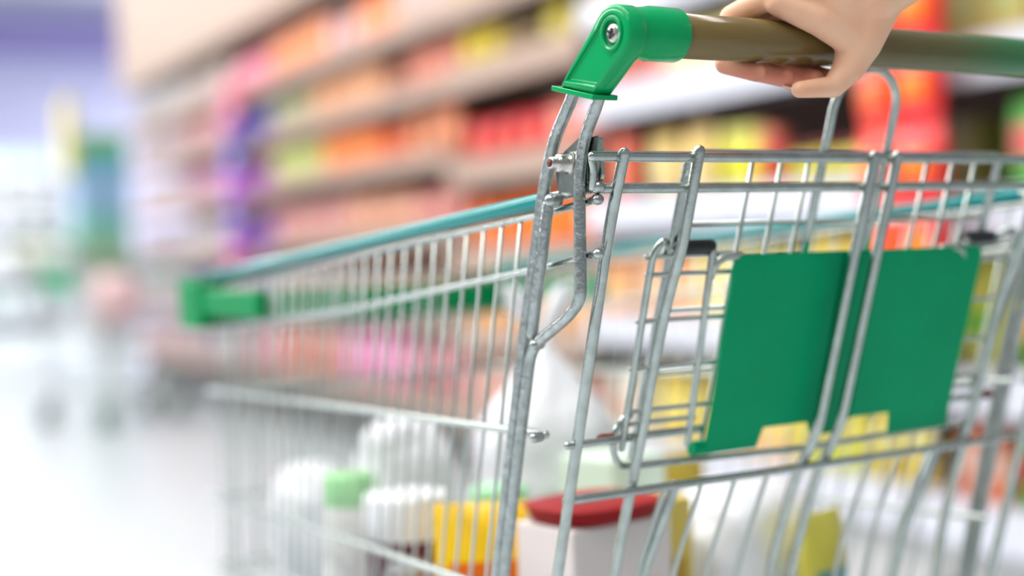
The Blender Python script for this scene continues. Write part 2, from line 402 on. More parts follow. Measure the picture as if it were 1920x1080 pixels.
b2 = [(0.635, 0.7585, 0.9420), (0.635, 0.780, 0.877), (0.635, 0.793, 0.852), (0.635, 0.807, 0.819), (0.635, 0.821, 0.775), (0.635, 0.869, 0.643), (0.635, 0.888, 0.545)]
b3 = [(0.798, 0.7592, 0.9400), (0.798, 0.827, 0.732), (0.798, 0.852, 0.701), (0.798, 0.885, 0.617), (0.798, 0.890, 0.545)]
b4 = [(0.820, p[1] - 0.001, p[2]) for p in b3]
for ps in (b1, b2, b3, b4, mir(b2), mir(b1)):
    part('gate_bar', ps, 0.0039, ZINC, gate)
for x_ in (0.655, 0.69, 0.722, 0.754, 0.862, 0.895, 0.928):
    part('thin_gate_bar', [(x_ + 0.007, 0.8405, 0.7090), (x_, 0.868, 0.640), (x_ - 0.004, 0.892, 0.545)], 0.0018, WIRE, gate, n=8)
for x_ in (0.672, 0.946):
    part('gate_bar', [(x_, 0.8415, 0.7080), (x_ - 0.012, 0.868, 0.640), (x_ - 0.02, 0.892, 0.545)], 0.0042, ZINC, gate)

# folded child seat
def sp(x, z, off): return (x, gy(z, off), z)
m = MB()
for x_ in (0.709, 0.7362, 0.7628, 0.886, 0.9145, 0.9405):
    m.tube(cc([sp(x_, 0.941, 0.030), sp(x_, 0.735, 0.030)]), 0.0017, 8, dome=False)
for z in (0.895, 0.835, 0.790):
    m.tube(cc([sp(0.650, z, 0.032), sp(0.966, z, 0.032)]), 0.0018, 8, dome=False)
seat = m.build('child_seat', WIRE, cart)
part('seat_frame', [sp(0.6500, 0.730, 0.036), sp(0.6500, 0.9425, 0.028), sp(0.966, 0.9425, 0.028), sp(0.966, 0.730, 0.036)], 0.0033, ZINC, seat, 0.008)
lp = [sp(0.7770, 0.745, 0.034), sp(0.7770, 0.945, 0.030)]
for k in range(13):
    a = math.pi - math.pi * k / 12; z = 0.975 + 0.0285 * math.sin(a); lp.append((0.8085 + 0.0315 * math.cos(a), gy(z, 0.030), z))
lp += [sp(0.840, 0.945, 0.030), sp(0.840, 0.745, 0.034)]
m = MB(); m.tube(cc(lp), 0.0033, 12); m.build('seat_loop', ZINC, seat)
for sgn in (0, 1):
    F_ = mir if sgn else (lambda p: p)
    part('seat_rod', F_([sp(0.640, 0.876, 0.026), sp(0.6370, 0.884, 0.020), sp(0.6290, 0.884, 0.015), sp(0.6240, 0.875, 0.017), sp(0.6270, 0.739, 0.020)]), 0.0026, ZINC, seat, 0.008)
    part('seat_rod', F_([sp(0.6780, 0.877, 0.019), sp(0.6870, 0.737, 0.020)]), 0.0026, ZINC, seat)
    part('seat_rod', F_([sp(0.7050, 0.8715, 0.020), sp(0.6900, 0.8715, 0.019), sp(0.6810, 0.867, 0.018), sp(0.6810, 0.858, 0.020)]), 0.0030, WIRE, seat, 0.008)
    for z, xa, xb in ((0.8735, 0.622, 0.700), (0.8610, 0.6255, 0.702), (0.8290, 0.624, 0.704), (0.7960, 0.624, 0.704), (0.7650, 0.628, 0.704), (0.7560, 0.630, 0.690)):
        part('seat_wire', F_([sp(xa, z, 0.022), sp(xb, z, 0.022)]), 0.0018, WIRE, seat, n=8)
    part('seat_pivot', F_([sp(0.606, 0.7465, 0.020), sp(0.700, 0.7465, 0.022)]), 0.0030, ZINC, seat)
    part('seat_pivot', F_([sp(0.6080, 0.7475, 0.020), sp(0.6190, 0.7470, 0.020)]), 0.0042, RUST, seat)
    part('seat_hook', F_([sp(0.631, 0.762, 0.022), sp(0.6240, 0.7605, 0.021), sp(0.6190, 0.752, 0.020), sp(0.6190, 0.738, 0.020), sp(0.6270, 0.7265, 0.020), sp(0.640, 0.7245, 0.021), sp(0.83, 0.7205, 0.022)]), 0.0026, ZINC, seat, 0.008)
    m = MB(); m.tube(cc(F_([sp(0.6500, 0.8795, 0.021), sp(0.6760, 0.8795, 0.021)])), 0.0050, 14); m.build('rubber_sleeve', RUBBER, seat)
# green flap: a sheet with folds and foot tabs, thick, rounded at the top corners
xs = [0.700, 0.7015, 0.7045, 0.708, 0.750, 0.7535, 0.790, 0.8035, 0.8065, 0.8125, 0.8155, 0.832, 0.8345, 0.8405, 0.8435, 0.8475, 0.850, 0.888, 0.8915, 0.930, 0.950, 0.9535, 0.9565, 0.958]
def ztop(x): 
    d = min(x - 0.700, 0.958 - x); return 0.8725 - (0.0 if d > 0.008 else 0.008 - math.sqrt(max(0, 0.008 ** 2 - (0.008 - d) ** 2)))
def zbot(x):
    if x < 0.7525: return 0.7275
    if x < 0.812: return 0.7425
    if x < 0.8430: return 0.7315
    if x < 0.8900: return 0.7420
    return 0.7245
def groove(x): return 0.008 if (0.806 < x < 0.813 or 0.834 < x < 0.841) else 0.0
m = MB(); nz_ = 14; front = []; back = []
for i, x_ in enumerate(xs):
    for j in range(nz_ + 1):
        t = j / nz_; z = zbot(x_) + (ztop(x_) - zbot(x_)) * t
        wob = 0.0008 * math.sin(x_ * 60) * math.sin(t * 4)
        y = gy(z, 0.0165) + groove(x_) + wob
        xx = x_ + (0.003 * (0.5 - t))
        if j == nz_: y += 0.0008
        front.append((xx, y - 0.0012, z)); back.append((xx, y + 0.0014, z))
n1 = nz_ + 1; nf = len(front); vs = front + back; fs = []
for i in range(len(xs) - 1):
    for j in range(nz_):
        a = i * n1 + j; fs.append((a, a + n1, a + n1 + 1, a + 1)); fs.append((nf + a, nf + a + 1, nf + a + n1 + 1, nf + a + n1))
    a = i * n1; fs.append((a, nf + a, nf + a + n1, a + n1)); a = i * n1 + nz_; fs.append((a, a + n1, nf + a + n1, nf + a))
for j in range(nz_):
    a = j; fs.append((a, a + 1, nf + a + 1, nf + a)); a = (len(xs) - 1) * n1 + j; fs.append((a, nf + a, nf + a + 1, a + 1))
m.add(cc(vs), fs)
# hinge knuckles at the lower corners
for xa, xb in ((0.6925, 0.712), (0.905, 0.915)):
    m.tube(cc([sp(xa, 0.7320, 0.021), sp(xb, 0.7320, 0.021)]), 0.0055, 14, dome=False)
o = m.build('seat_flap', GREEN2, seat); autosmooth(o, 32); bevel(o, 0.0007, 2); o['label'] = 'green plastic flap'

# chassis and castors
part('chassis', [(0.5555, 0.96, 0.19), (0.5555, 1.45, 0.165), (0.66, 1.60, 0.160), (0.958, 1.60, 0.160), (2 * CX - 0.5555, 1.45, 0.165), (2 * CX - 0.5555, 0.96, 0.19)], 0.011, ZINC, cart, 0.05)
for yy in (1.02, 1.30): part('chassis_rail', [(0.5555, yy, 0.186), (2 * CX - 0.5555, yy, 0.186)], 0.007, ZINC, cart)
for xx in (0.60, 2 * CX - 0.60): part('basket_strut', [(xx, 1.30, 0.186), (xx + (0.02 if xx < 0.8 else -0.02), 1.52, 0.530)], 0.007, ZINC, cart)
for xx, yy, zz in ((0.5555, 0.98, 0.185), (2 * CX - 0.5555, 0.98, 0.185), (0.68, 1.58, 0.155), (2 * CX - 0.68, 1.58, 0.155)):
    m = MB(); m.tube(cc([(xx, yy, zz), (xx, yy, 0.137)]), 0.010, 12, dome=False)
    for s_ in (-1, 1): m.box(c((xx + s_ * 0.019 - 0.002, yy - 0.05, 0.055)), c((xx + s_ * 0.019 + 0.002, yy + 0.012, 0.138)))
    m.box(c((xx - 0.021, yy - 0.03, 0.133)), c((xx + 0.021, yy + 0.014, 0.139)))
    cs = m.build('caster', ZINC, cart)
    m = MB(); m.lathe([(0.012, xx - 0.015), (0.045, xx - 0.014), (0.059, xx - 0.010), (0.062, xx), (0.059, xx + 0.010), (0.045, xx + 0.014), (0.012, xx + 0.015)], (0, yy - 0.035, 0.0625), 24, axis='X')
    wo = m.build('wheel', WHEELG, cs)
    for v in wo.data.vertices: v.co -= B

# ------------------------------------------------------------------ the hand on the bar
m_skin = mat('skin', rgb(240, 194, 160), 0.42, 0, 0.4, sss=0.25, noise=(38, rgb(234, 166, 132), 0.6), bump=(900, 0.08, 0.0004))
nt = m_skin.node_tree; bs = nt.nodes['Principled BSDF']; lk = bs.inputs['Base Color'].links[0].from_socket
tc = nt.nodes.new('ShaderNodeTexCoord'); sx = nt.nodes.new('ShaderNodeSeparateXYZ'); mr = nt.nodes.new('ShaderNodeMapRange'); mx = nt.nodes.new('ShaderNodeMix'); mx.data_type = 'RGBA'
mr.inputs[1].default_value = -0.022; mr.inputs[2].default_value = -0.040; mr.inputs[4].default_value = 0.8  # redder fingertips, with the shade under the bar put into the colour
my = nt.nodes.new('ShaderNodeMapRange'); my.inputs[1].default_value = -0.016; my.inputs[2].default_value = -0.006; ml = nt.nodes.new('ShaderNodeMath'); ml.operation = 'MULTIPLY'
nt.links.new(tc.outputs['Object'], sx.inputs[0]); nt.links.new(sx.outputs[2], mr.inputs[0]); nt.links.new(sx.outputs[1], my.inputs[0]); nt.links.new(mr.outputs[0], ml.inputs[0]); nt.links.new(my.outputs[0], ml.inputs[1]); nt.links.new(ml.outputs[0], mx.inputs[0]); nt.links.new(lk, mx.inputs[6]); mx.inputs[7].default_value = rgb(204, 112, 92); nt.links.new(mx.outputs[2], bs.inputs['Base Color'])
m_nail = mat('fingernail', rgb(238, 196, 180), 0.25, 0, 0.5)
hand = []                                        # tapered limbs in bar axes: (u along the bar, v away from the viewer, w up)
def cap(p, q, r0, r1): hand.append((V(p), V(q), r0, r1))
HAND = [
 # pinky, ring, middle, index : knuckle, first joint, second joint, tip
 [(0.676, -0.004, 0.0285), (0.666, 0.0240, 0.0190), (0.656, 0.0200, -0.0130), (0.6630, -0.0030, -0.0215)],
 [(0.692, 0.000, 0.0325), (0.684, 0.0285, 0.0220), (0.682, 0.0240, -0.0150), (0.6885, -0.0020, -0.0235)],
 [(0.708, 0.002, 0.0355), (0.704, 0.0315, 0.0235), (0.707, 0.0255, -0.0160), (0.7115, -0.0050, -0.0240)],
 [(0.725, 0.002, 0.0360), (0.722, 0.0320, 0.0230), (0.726, 0.0250, -0.0150), (0.7300, -0.0010, -0.0225)],
]
RAD = [(0.0088, 0.0080, 0.0070, 0.0060), (0.0096, 0.0086, 0.0076, 0.0064), (0.0100, 0.0090, 0.0078, 0.0066), (0.0102, 0.0088, 0.0076, 0.0064)]
for f, r in zip(HAND, RAD):
    for k in range(3): cap(f[k], f[k + 1], r[k], r[k + 1])
cap((0.728, -0.046, 0.046), HAND[0][0], 0.0165, 0.0100)
cap((0.734, -0.044, 0.048), HAND[1][0], 0.0170, 0.0115)
cap((0.740, -0.042, 0.050), HAND[2][0], 0.0170, 0.0120)
cap((0.746, -0.042, 0.048), HAND[3][0], 0.0170, 0.0120)
cap((0.700, -0.016, 0.030), (0.726, -0.028, 0.032), 0.0145, 0.0165)
cap((0.676, -0.010, 0.0235), (0.700, -0.0240, 0.0120), 0.0085, 0.0110)  # edge of the palm lying over the bar
cap((0.700, -0.0240, 0.0120), (0.724, -0.0295, 0.0020), 0.0110, 0.0140)
cap((0.690, -0.012, 0.0250), (0.722, -0.0300, 0.0180), 0.0120, 0.0160)
cap((0.716, -0.032, 0.028), (0.734, -0.036, 0.018), 0.0165, 0.0175)     # ball of the thumb
cap((0.736, -0.038, 0.022), (0.729, -0.0300, -0.002), 0.0170, 0.0150)
cap((0.729, -0.0300, -0.002), (0.7215, -0.0265, -0.0190), 0.0150, 0.0110)
cap((0.7215, -0.0265, -0.0190), (0.711, -0.0230, -0.0310), 0.0105, 0.0076)  # thumb
cap((0.711, -0.0230, -0.0310), (0.6835, -0.0200, -0.0335), 0.0072, 0.0056)
cap((0.731, -0.042, 0.028), (0.802, -0.088, 0.082), 0.0195, 0.0225)    # wrist and forearm
cap((0.736, -0.040, 0.038), (0.806, -0.084, 0.087), 0.0200, 0.0235)
for f in HAND: cap((f[0][0], f[0][1] - 0.001, f[0][2] + 0.0022), (f[0][0] + 0.001, f[0][1] - 0.002, f[0][2] + 0.0024), 0.0098, 0.0098)   # knuckles
cap((0.728, -0.034, 0.052), (0.730, -0.036, 0.053), 0.0125, 0.0120)
cap((0.802, -0.086, 0.081), (0.925, -0.190, 0.170), 0.0235, 0.034)
cap((0.925, -0.190, 0.170), (0.985, -0.245, 0.215), 0.034, 0.037)
HANDBASE = V((0.75, HY, 1.03))
def hp(p): return V((p[0], HY + p[1], HZ + p[2])) - HANDBASE
m = MB()
for p, q, r0, r1 in hand:
    p, q = hp(p), hp(q); k = 8
    m.tube([p.lerp(q, t / k) for t in range(k + 1)], [r0 + (r1 - r0) * t / k for t in range(k + 1)], 20)
    for cpt, rr in ((p, r0), (q, r1)):           # full balls at the joints so that the limbs close
        m.lathe([(max(1e-5, rr * math.sin(math.pi * t / 10)), -rr * math.cos(math.pi * t / 10)) for t in range(11)], cpt, 18)
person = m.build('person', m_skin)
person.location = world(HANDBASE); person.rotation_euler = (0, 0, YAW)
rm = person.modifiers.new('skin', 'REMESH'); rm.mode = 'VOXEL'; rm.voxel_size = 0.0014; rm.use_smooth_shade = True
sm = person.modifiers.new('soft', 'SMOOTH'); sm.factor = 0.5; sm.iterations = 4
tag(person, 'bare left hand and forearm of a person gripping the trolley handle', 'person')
for f, r in list(zip(HAND, RAD))[1:3]:
    t = (V(f[3]) - V(f[2])).normalized()
    ctr = hp(f[3]) + t * 0.002 + V((0, 0, -0.0058))
    m = MB(); m.lathe([(1e-4, 0.0011), (0.0026, 0.0009), (0.0038, 0.0003), (0.0041, -0.0004), (0.0036, -0.001)], (0, 0, 0), 16)
    no = m.build('fingernail', m_nail, person); no.location = ctr; no.rotation_euler = (math.pi + 0.5, 0, 0); no.scale = (1.0, 1.25, 1)

# ------------------------------------------------------------------ goods in the trolley
m_white = mat('white_plastic_film', rgb(238, 238, 242), 0.35, 0, 0.5, bump=(34, 0.7, 0.012))
def crumple(name, loc, size, seed, mats, label, catg, ears=True, group=None, puff=0.18):
    """a filled carrier bag: a crumpled body, gathered neck and two tied ears"""
    rnd = random.Random(seed); bm = bmesh.new(); bmesh.ops.create_icosphere(bm, subdivisions=4, radius=1.0)
    ph = [(rnd.uniform(2, 7), V((rnd.uniform(-1, 1), rnd.uniform(-1, 1), rnd.uniform(-1, 1))).normalized(), rnd.uniform(0, 6)) for _ in range(9)]
    for v in bm.verts:
        d = v.co.normalized(); s_ = sum(math.sin(f * d.dot(a) * 2 + o_) for f, a, o_ in ph) / 9
        q = d * (1 + puff * s_)
        sgn = lambda t, e: math.copysign(abs(t) ** e, t)
        q = V((sgn(q.x, 0.75), sgn(q.y, 0.75), sgn(q.z, 0.8)))
        if ears and q.z > 0.45: k = 1 - 0.75 * min(1, (q.z - 0.45) / 0.5); q.x *= k; q.y *= k; q.z += 0.25 * (1 - k) 
        v.co = V((q.x * size[0], q.y * size[1], (q.z + 0.86) * size[2]))
    zmin = min(v.co.z for v in bm.verts)
    for v in bm.verts: v.co.z = max(v.co.z - zmin, 0)
    me = bpy.data.meshes.new(name); bm.to_mesh(me); bm.free(); me.materials.append(mats)
    me.polygons.foreach_set('use_smooth', [True] * len(me.polygons))
    o = bpy.data.objects.new(name, me); COL.objects.link(o); o.location = world(loc); o.rotation_euler = (0, 0, YAW + rnd.uniform(-0.4, 0.4))
    tag(o, label, catg, group)
    if ears:
        zt = max(v.co.z for v in me.vertices)
        for s_ in (-1, 1):
            m = MB(); a = 0.4 + s_ * 0.5
            m.tube([(0, 0, zt - 0.02), (s_ * 0.012, 0.004, zt + 0.015), (s_ * 0.030, 0.008, zt + 0.040), (s_ * 0.040, 0.012, zt + 0.050)], [0.006, 0.010, 0.014, 0.004], 10)
            e_ = m.build('bag_handle', mats, o); e_.scale = (1, 0.6, 1)
    return o
FLZ = lambda y: 0.5225 + (y - 0.925) * 0.0216
G1 = 'white bags in the near trolley'
crumple('carrier_bag', (0.868, 1.30, FLZ(1.30)), (0.072, 0.066, 0.116), 3, m_white, 'tallest knotted white plastic bag standing at the middle of the near trolley', 'plastic bag', group=G1)
crumple('carrier_bag', (0.724, 1.350, FLZ(1.350)), (0.054, 0.056, 0.092), 15, m_white, 'white plastic bag behind the maroon jar in the near trolley', 'plastic bag', group=G1, ears=False)
crumple('carrier_bag', (0.680, 1.475, FLZ(1.475)), (0.048, 0.060, 0.062), 5, m_white, 'low white plastic bag slumped at the front corner of the near trolley', 'plastic bag', group=G1, ears=False)
crumple('carrier_bag', (0.935, 1.08, FLZ(1.08)), (0.080, 0.065, 0.066), 8, m_white, 'white plastic bag below the seat flap behind the gate bars', 'plastic bag', group=G1, ears=False)
# jar with a white lid and a maroon label
jx, jy = 0.640, 1.190
jar = empty('jar', world((jx, jy, FLZ(jy))), YAW + 0.15)
tag(jar, 'maroon jar with a ribbed white lid and a pale oval name plate', 'jar')
m_mar = mat('maroon_plastic', rgb(92, 40, 58), 0.3)
m = MB(); m.lathe([(0.031, 0.0), (0.036, 0.003), (0.0365, 0.08), (0.0365, 0.096), (0.035, 0.100)], (0, 0, 0), 36); m.build('jar_body', m_mar, jar)
m = MB(); m.lathe([(0.0370, 0.098), (0.0390, 0.101), (0.0390, 0.133), (0.0375, 0.137), (0.031, 0.1385), (0.001, 0.139)], (0, 0, 0), 36)
m.build('lid', mat('white_lid_plastic', rgb(246, 247, 250), 0.3), jar)
# oval plate with letters, wrapped on the side facing the rear left
m_plate = mat('silver_label', rgb(205, 208, 212), 0.3, 0.2); m_let = mat('brown_letters', rgb(120, 72, 20), 0.5)
va = math.atan2(-jy, -jx) - 0.15 + 0.05        # direction towards the near corner
def wrap(u, h, r): a = va + u / 0.0365; return (math.cos(a) * r, math.sin(a) * r, h)
def wrapped(name, shapes, mt, r0, r1, parent):
    m = MB()
    for poly in shapes:
        n = len(poly); vs = [wrap(u, h, r1) for u, h in poly] + [wrap(u, h, r0) for u, h in poly]
        m.add(vs, [tuple(range(n))] + [(i, (i + 1) % n, (i + 1) % n + n, i + n) for i in range(n)], 0, False)
    return m.build(name, mt, parent)
strips = []
for k in range(16):
    u0 = -0.026 + k * 0.00325; u1 = u0 + 0.00325; hh = lambda u: 0.024 * math.sqrt(max(0, 1 - (u / 0.0262) ** 2)) ** 0.8
    strips.append([(u0, 0.060 - hh(u0)), (u1, 0.060 - hh(u1)), (u1, 0.060 + hh(u1)), (u0, 0.060 + hh(u0))])
plate = wrapped('name_plate', strips, m_plate, 0.0363, 0.0372, jar)
FONT = {'E': ['111', '100', '110', '100', '111'], 'Y': ['101', '101', '010', '010', '010'], 'T': ['111', '010', '010', '010', '010'], 'G': ['111', '100', '101', '101', '111']}
sh = []
for q, ch in enumerate('EYET'):
    for r_, row in enumerate(FONT[ch]):
        for c_, bit in enumerate(row):
            if bit == '1':
                u = -0.0205 + q * 0.0108 + c_ * 0.0028; h = 0.071 - r_ * 0.0046; sh.append([(u, h - 0.0047), (u + 0.0029, h - 0.0047), (u + 0.0029, h), (u, h)])
wrapped('lettering', sh, m_let, 0.0371, 0.0377, plate)

# pillow packs
def pillow_mesh(name, n=9):
    """unit pack: 1 wide (x), 1 tall (z, from 0), 1 deep (y, +-0.5), crimped at top and bottom; slot 0 film, slot 1 printed band"""
    m = MB(); vs = []; fs = []; mi = []
    for side_ in (-1, 1):
        for i in range(n + 1):
            for j in range(n + 3):
                u = i / n; t = j / (n + 2)
                e = max(0.0, math.sin(math.pi * min(max((t - 0.07) / 0.86, 0), 1)) ** 0.55 * math.sin(math.pi * (0.03 + 0.94 * u)) ** 0.5)
                vs.append((u - 0.5 + 0.02 * math.sin(9 * t) * (1 - abs(2 * u - 1)), side_ * (0.5 * e + 0.01), t))
    N = (n + 1) * (n + 3)
    for s_ in (0, 1):
        for i in range(n):
            for j in range(n + 2):
                a = s_ * N + i * (n + 3) + j; q = (a, a + n + 3, a + n + 4, a + 1)
                fs.append(q if s_ == 0 else q[::-1]); mi.append(1 if (3 <= j <= 5 and 1 <= i <= n - 2) else 0)
    for i in range(n):
        for j in (0, n + 2):
            a = i * (n + 3) + j; fs.append((a, a + n + 3, N + a + n + 3, N + a)); mi.append(0)
    for j in range(n + 2):
        for i in (0, n):
            a = i * (n + 3) + j; fs.append((a, a + 1, N + a + 1, N + a)); mi.append(0)
    me = bpy.data.meshes.new(name); me.from_pydata(vs, [], fs); me.materials.append(None); me.materials.append(None)
    me.polygons.foreach_set('material_index', mi); me.polygons.foreach_set('use_smooth', [True] * len(fs)); me.update(); return me
def carton_mesh(name):
    bm = bmesh.new(); bmesh.ops.create_cube(bm, size=1.0)
    for v in bm.verts: v.co.z += 0.5
    bmesh.ops.bevel(bm, geom=list(bm.edges), offset=0.025, segments=2, affect='EDGES', profile=0.5)
    me = bpy.data.meshes.new(name); bm.to_mesh(me); bm.free()
    o = len(me.vertices); m = MB(); m.v = [tuple(v.co) for v in me.vertices]; m.f = [list(p.vertices) for p in me.polygons]; m.m = [0] * len(m.f); m.sm = [False] * len(m.f)
    for s_ in (-1, 1): m.box((-0.36, s_ * 0.503 - 0.003, 0.22), (0.36, s_ * 0.503 + 0.003, 0.62), 1)
    return m.mesh(name, [None, None])
def bottle_mesh(name):
    m = MB(); m.lathe([(0.40, 0), (0.47, 0.02), (0.48, 0.30)], n=20, mi=0); m.lathe([(0.49, 0.28), (0.49, 0.60)], n=20, mi=1)
    m.lathe([(0.48, 0.58), (0.47, 0.68), (0.36, 0.78), (0.20, 0.86), (0.18, 0.90)], n=20, mi=0); m.lathe([(0.21, 0.89), (0.21, 0.99), (0.18, 1.0)], n=16, mi=1)
    return m.mesh(name, [None, None])
def jar_mesh(name):
    m = MB(); m.lathe([(0.44, 0), (0.49, 0.03), (0.49, 0.74), (0.42, 0.80)], n=20, mi=0); m.lathe([(0.45, 0.78), (0.46, 0.98), (0.42, 1.0)], n=20, mi=1)
    return m.mesh(name, [None, None])
KIND = {'noodle_pack': pillow_mesh('noodle_pack'), 'snack_bag': pillow_mesh('snack_bag', 7), 'carton': carton_mesh('carton'), 'bottle': bottle_mesh('bottle'), 'jar': jar_mesh('jar_on_shelf')}
def pmat(r, g, b_, rough=0.35): return mat('packaging_%d_%d_%d' % (r, g, b_), rgb(r, g, b_), rough)
def product(kind, loc, size, rz, col, acc, label, catg, group=None, rough=0.35, tilt=0.0):
    o = bpy.data.objects.new(kind, KIND[kind]); COL.objects.link(o)
    o.location = loc; o.rotation_euler = (tilt, 0, rz); o.scale = size
    for i, cl in enumerate((col, acc)):
        o.material_slots[i].link = 'OBJECT'; o.material_slots[i].material = pmat(*cl, rough)
    return tag(o, label, catg, group)
# orange and yellow pack, red pack, tubs and bottles
product('snack_bag', world((0.655, 1.085, FLZ(1.085))), (0.080, 0.045, 0.142), YAW - 0.5, (255, 206, 10), (234, 110, 0), 'orange and yellow snack pack beside the maroon jar in the near trolley', 'snack pack')
product('carton', world((0.716, 1.005, FLZ(1.005))), (0.108, 0.072, 0.134), YAW + 0.1, (238, 226, 222), (244, 160, 140), 'pale pink and white carton under the dark red tray', 'carton')
def tray(loc, rz, col, label):
    t = MB(); n = 24; prof = []
    for k, (sx_, sy_, z) in enumerate(((0.050, 0.040, 0.0), (0.054, 0.043, 0.011), (0.058, 0.046, 0.012), (0.053, 0.042, 0.0135), (0.014, 0.012, 0.0125))):
        for i in range(n):
            a = 2 * math.pi * i / n; q = 0.62; prof.append((sx_ * math.copysign(abs(math.cos(a)) ** q, math.cos(a)), sy_ * math.copysign(abs(math.sin(a)) ** q, math.sin(a)), z))
    fs = [(k * n + i, k * n + (i + 1) % n, (k + 1) * n + (i + 1) % n, (k + 1) * n + i) for k in range(4) for i in range(n)] + [tuple(range(n - 1, -1, -1)), tuple(range(4 * n, 5 * n))]
    t.add(prof, fs); o = t.build('food_tray', mat('dark_red_film', rgb(158, 20, 24), 0.5, 0, 0.2)); o.location = loc; o.rotation_euler = (0, 0, rz); tag(o, label, 'food tray'); return autosmooth(o, 50)
tray(world((0.716, 1.005, FLZ(1.005) + 0.1355)), YAW + 0.15, (178, 38, 36), 'flat dark red food tray lying on the pale carton in the trolley')
product('jar', world((0.640, 1.305, FLZ(1.305))), (0.054, 0.054, 0.140), 0, (240, 238, 232), (160, 236, 150), 'small white pot with a pale green lid left of the maroon jar', 'pot')
product('jar', world((0.730, 1.175, FLZ(1.175))), (0.06, 0.06, 0.135), 0, (238, 236, 228), (170, 232, 180), 'white tub with a mint green lid behind the orange snack pack', 'tub')
product('carton', world((0.850, 1.160, FLZ(1.160))), (0.075, 0.07, 0.155), YAW + 0.2, (222, 240, 224), (110, 220, 110), 'pale green carton standing behind the gate at the trolley middle', 'carton')
product('carton', world((0.812, 1.045, FLZ(1.045))), (0.045, 0.05, 0.135), YAW - 0.2, (216, 190, 90), (190, 150, 50), 'narrow mustard yellow carton beside the red tray', 'carton')
product('snack_bag', world((0.962, 1.200, FLZ(1.200))), (0.062, 0.036, 0.140), YAW - 0.1, (188, 164, 60), (150, 60, 60), 'olive snack pack with a maroon band behind the white bag by the gate', 'snack pack')
product('noodle_pack', world((0.958, 0.990, FLZ(0.990))), (0.07, 0.030, 0.112), YAW + 0.3, (214, 205, 80), (70, 150, 150), 'yellow noodle pack leaning by the right of the trolley gate', 'noodle pack')

# ------------------------------------------------------------------ shelving along the aisle
FACE = 2.30
m_back = mat('shelf_back_panel', rgb(96, 74, 66), 0.7); m_post = mat('shelf_post_metal', rgb(178, 172, 166), 0.45, 0.2)
m_tan = mat('tan_shelf_edge', rgb(172, 146, 130), 0.5); m_whi = mat('white_shelf_edge', rgb(208, 209, 219), 0.4); m_head = mat('beige_header_board', rgb(192, 168, 152), 0.6)
def bay(y0, y1, levels, edge, top, label, header=False, hz=(2.14, 3.2), x=FACE, strip=0.10, kick=(206, 204, 202)):
    t = empty('shelving_bay', (x + 0.25, (y0 + y1) / 2, 0)); tag(t, label, 'shelving', 'shelving bays along the aisle')
    L = (y1 - y0) / 2
    m = MB(); m.box((0.24, -L, 0), (0.27, L, top)); m.build('back_panel', m_back, t)
    for s_ in (-1, 1):
        m = MB(); ya = s_ * L; m.box((-0.22, min(ya, ya - s_ * 0.03), 0), (-0.18, max(ya, ya - s_ * 0.03), 0.1)); m.box((0.20, min(ya, ya - s_ * 0.03), 0), (0.24, max(ya, ya - s_ * 0.03), top)); m.build('post', m_post, t)
    m = MB(); m.box((-0.17, -L, 0), (-0.15, L, levels[0] - 0.04)); m.build('kick_plate', mat('kick_plate_%d' % kick[0], rgb(*kick), 0.5), t)
    for z in levels:
        m = MB(); m.box((-0.24, -L, z - 0.035), (0.24, L, z)); so = m.build('shelf', edge, t)
        m = MB(); m.box((-0.256, -L, z - strip + 0.008), (-0.2405, L, z + 0.008)); m.build('price_rail', edge, so)
    if header:
        m = MB(); m.box((-0.30, -L, hz[0]), (-0.26, L, hz[1])); m.box((-0.26, -L, hz[0]), (0.27, L, hz[0] + 0.04)); m.build('header_board', m_head, t)
        m = MB(); m.box((0.24, -L, top), (0.27, L, hz[1])); m.build('header_back', m_head, t)
    return t
LV = {'A': [0.31, 0.665, 0.985, 1.285, 1.555, 1.825], 'B': [0.31, 0.61, 0.90, 1.225, 1.575, 1.84], 'C': [0.30, 0.675, 1.025, 1.37, 1.655], 'D': [0.29, 0.585, 0.97, 1.30, 1.62],
      'E': [0.30, 0.60, 0.90, 1.20, 1.50, 1.80], 'F': [0.30, 0.62, 0.94, 1.26, 1.58, 1.86]}
YR = {'D': (1.60, 2.62), 'C': (2.62, 4.18), 'B': (4.18, 5.26), 'A': (5.26, 7.74), 'E': (7.74, 8.40), 'F': (8.40, 11.1)}
bay(*YR['D'], LV['D'], m_whi, 2.0, 'shelving bay at the right edge holding green and yellow goods')
bay(*YR['C'], LV['C'], m_whi, 2.1, 'white-edged shelving bay straight behind the hand and the seat flap')
bay(*YR['B'], LV['B'], m_tan, 2.1, 'narrow tan shelving bay behind the green handle end', header=True, kick=(84, 84, 82))  # dark kick colour, here and below, paints the shadow under the lowest shelf
bay(*YR['A'], LV['A'], m_tan, 2.1, 'tan shelving bay full of orange packs above the teal rail', strip=0.075, header=True, kick=(84, 84, 82))
bay(*YR['E'], LV['E'], m_tan, 2.1, 'narrow shelving bay with a purple and pink column of packs', strip=0.075, header=True, kick=(84, 84, 82))
bay(*YR['F'], LV['F'], m_tan, 2.1, 'farthest shelving bay of the aisle, below the beige header board', strip=0.075, header=True, kick=(84, 84, 82))
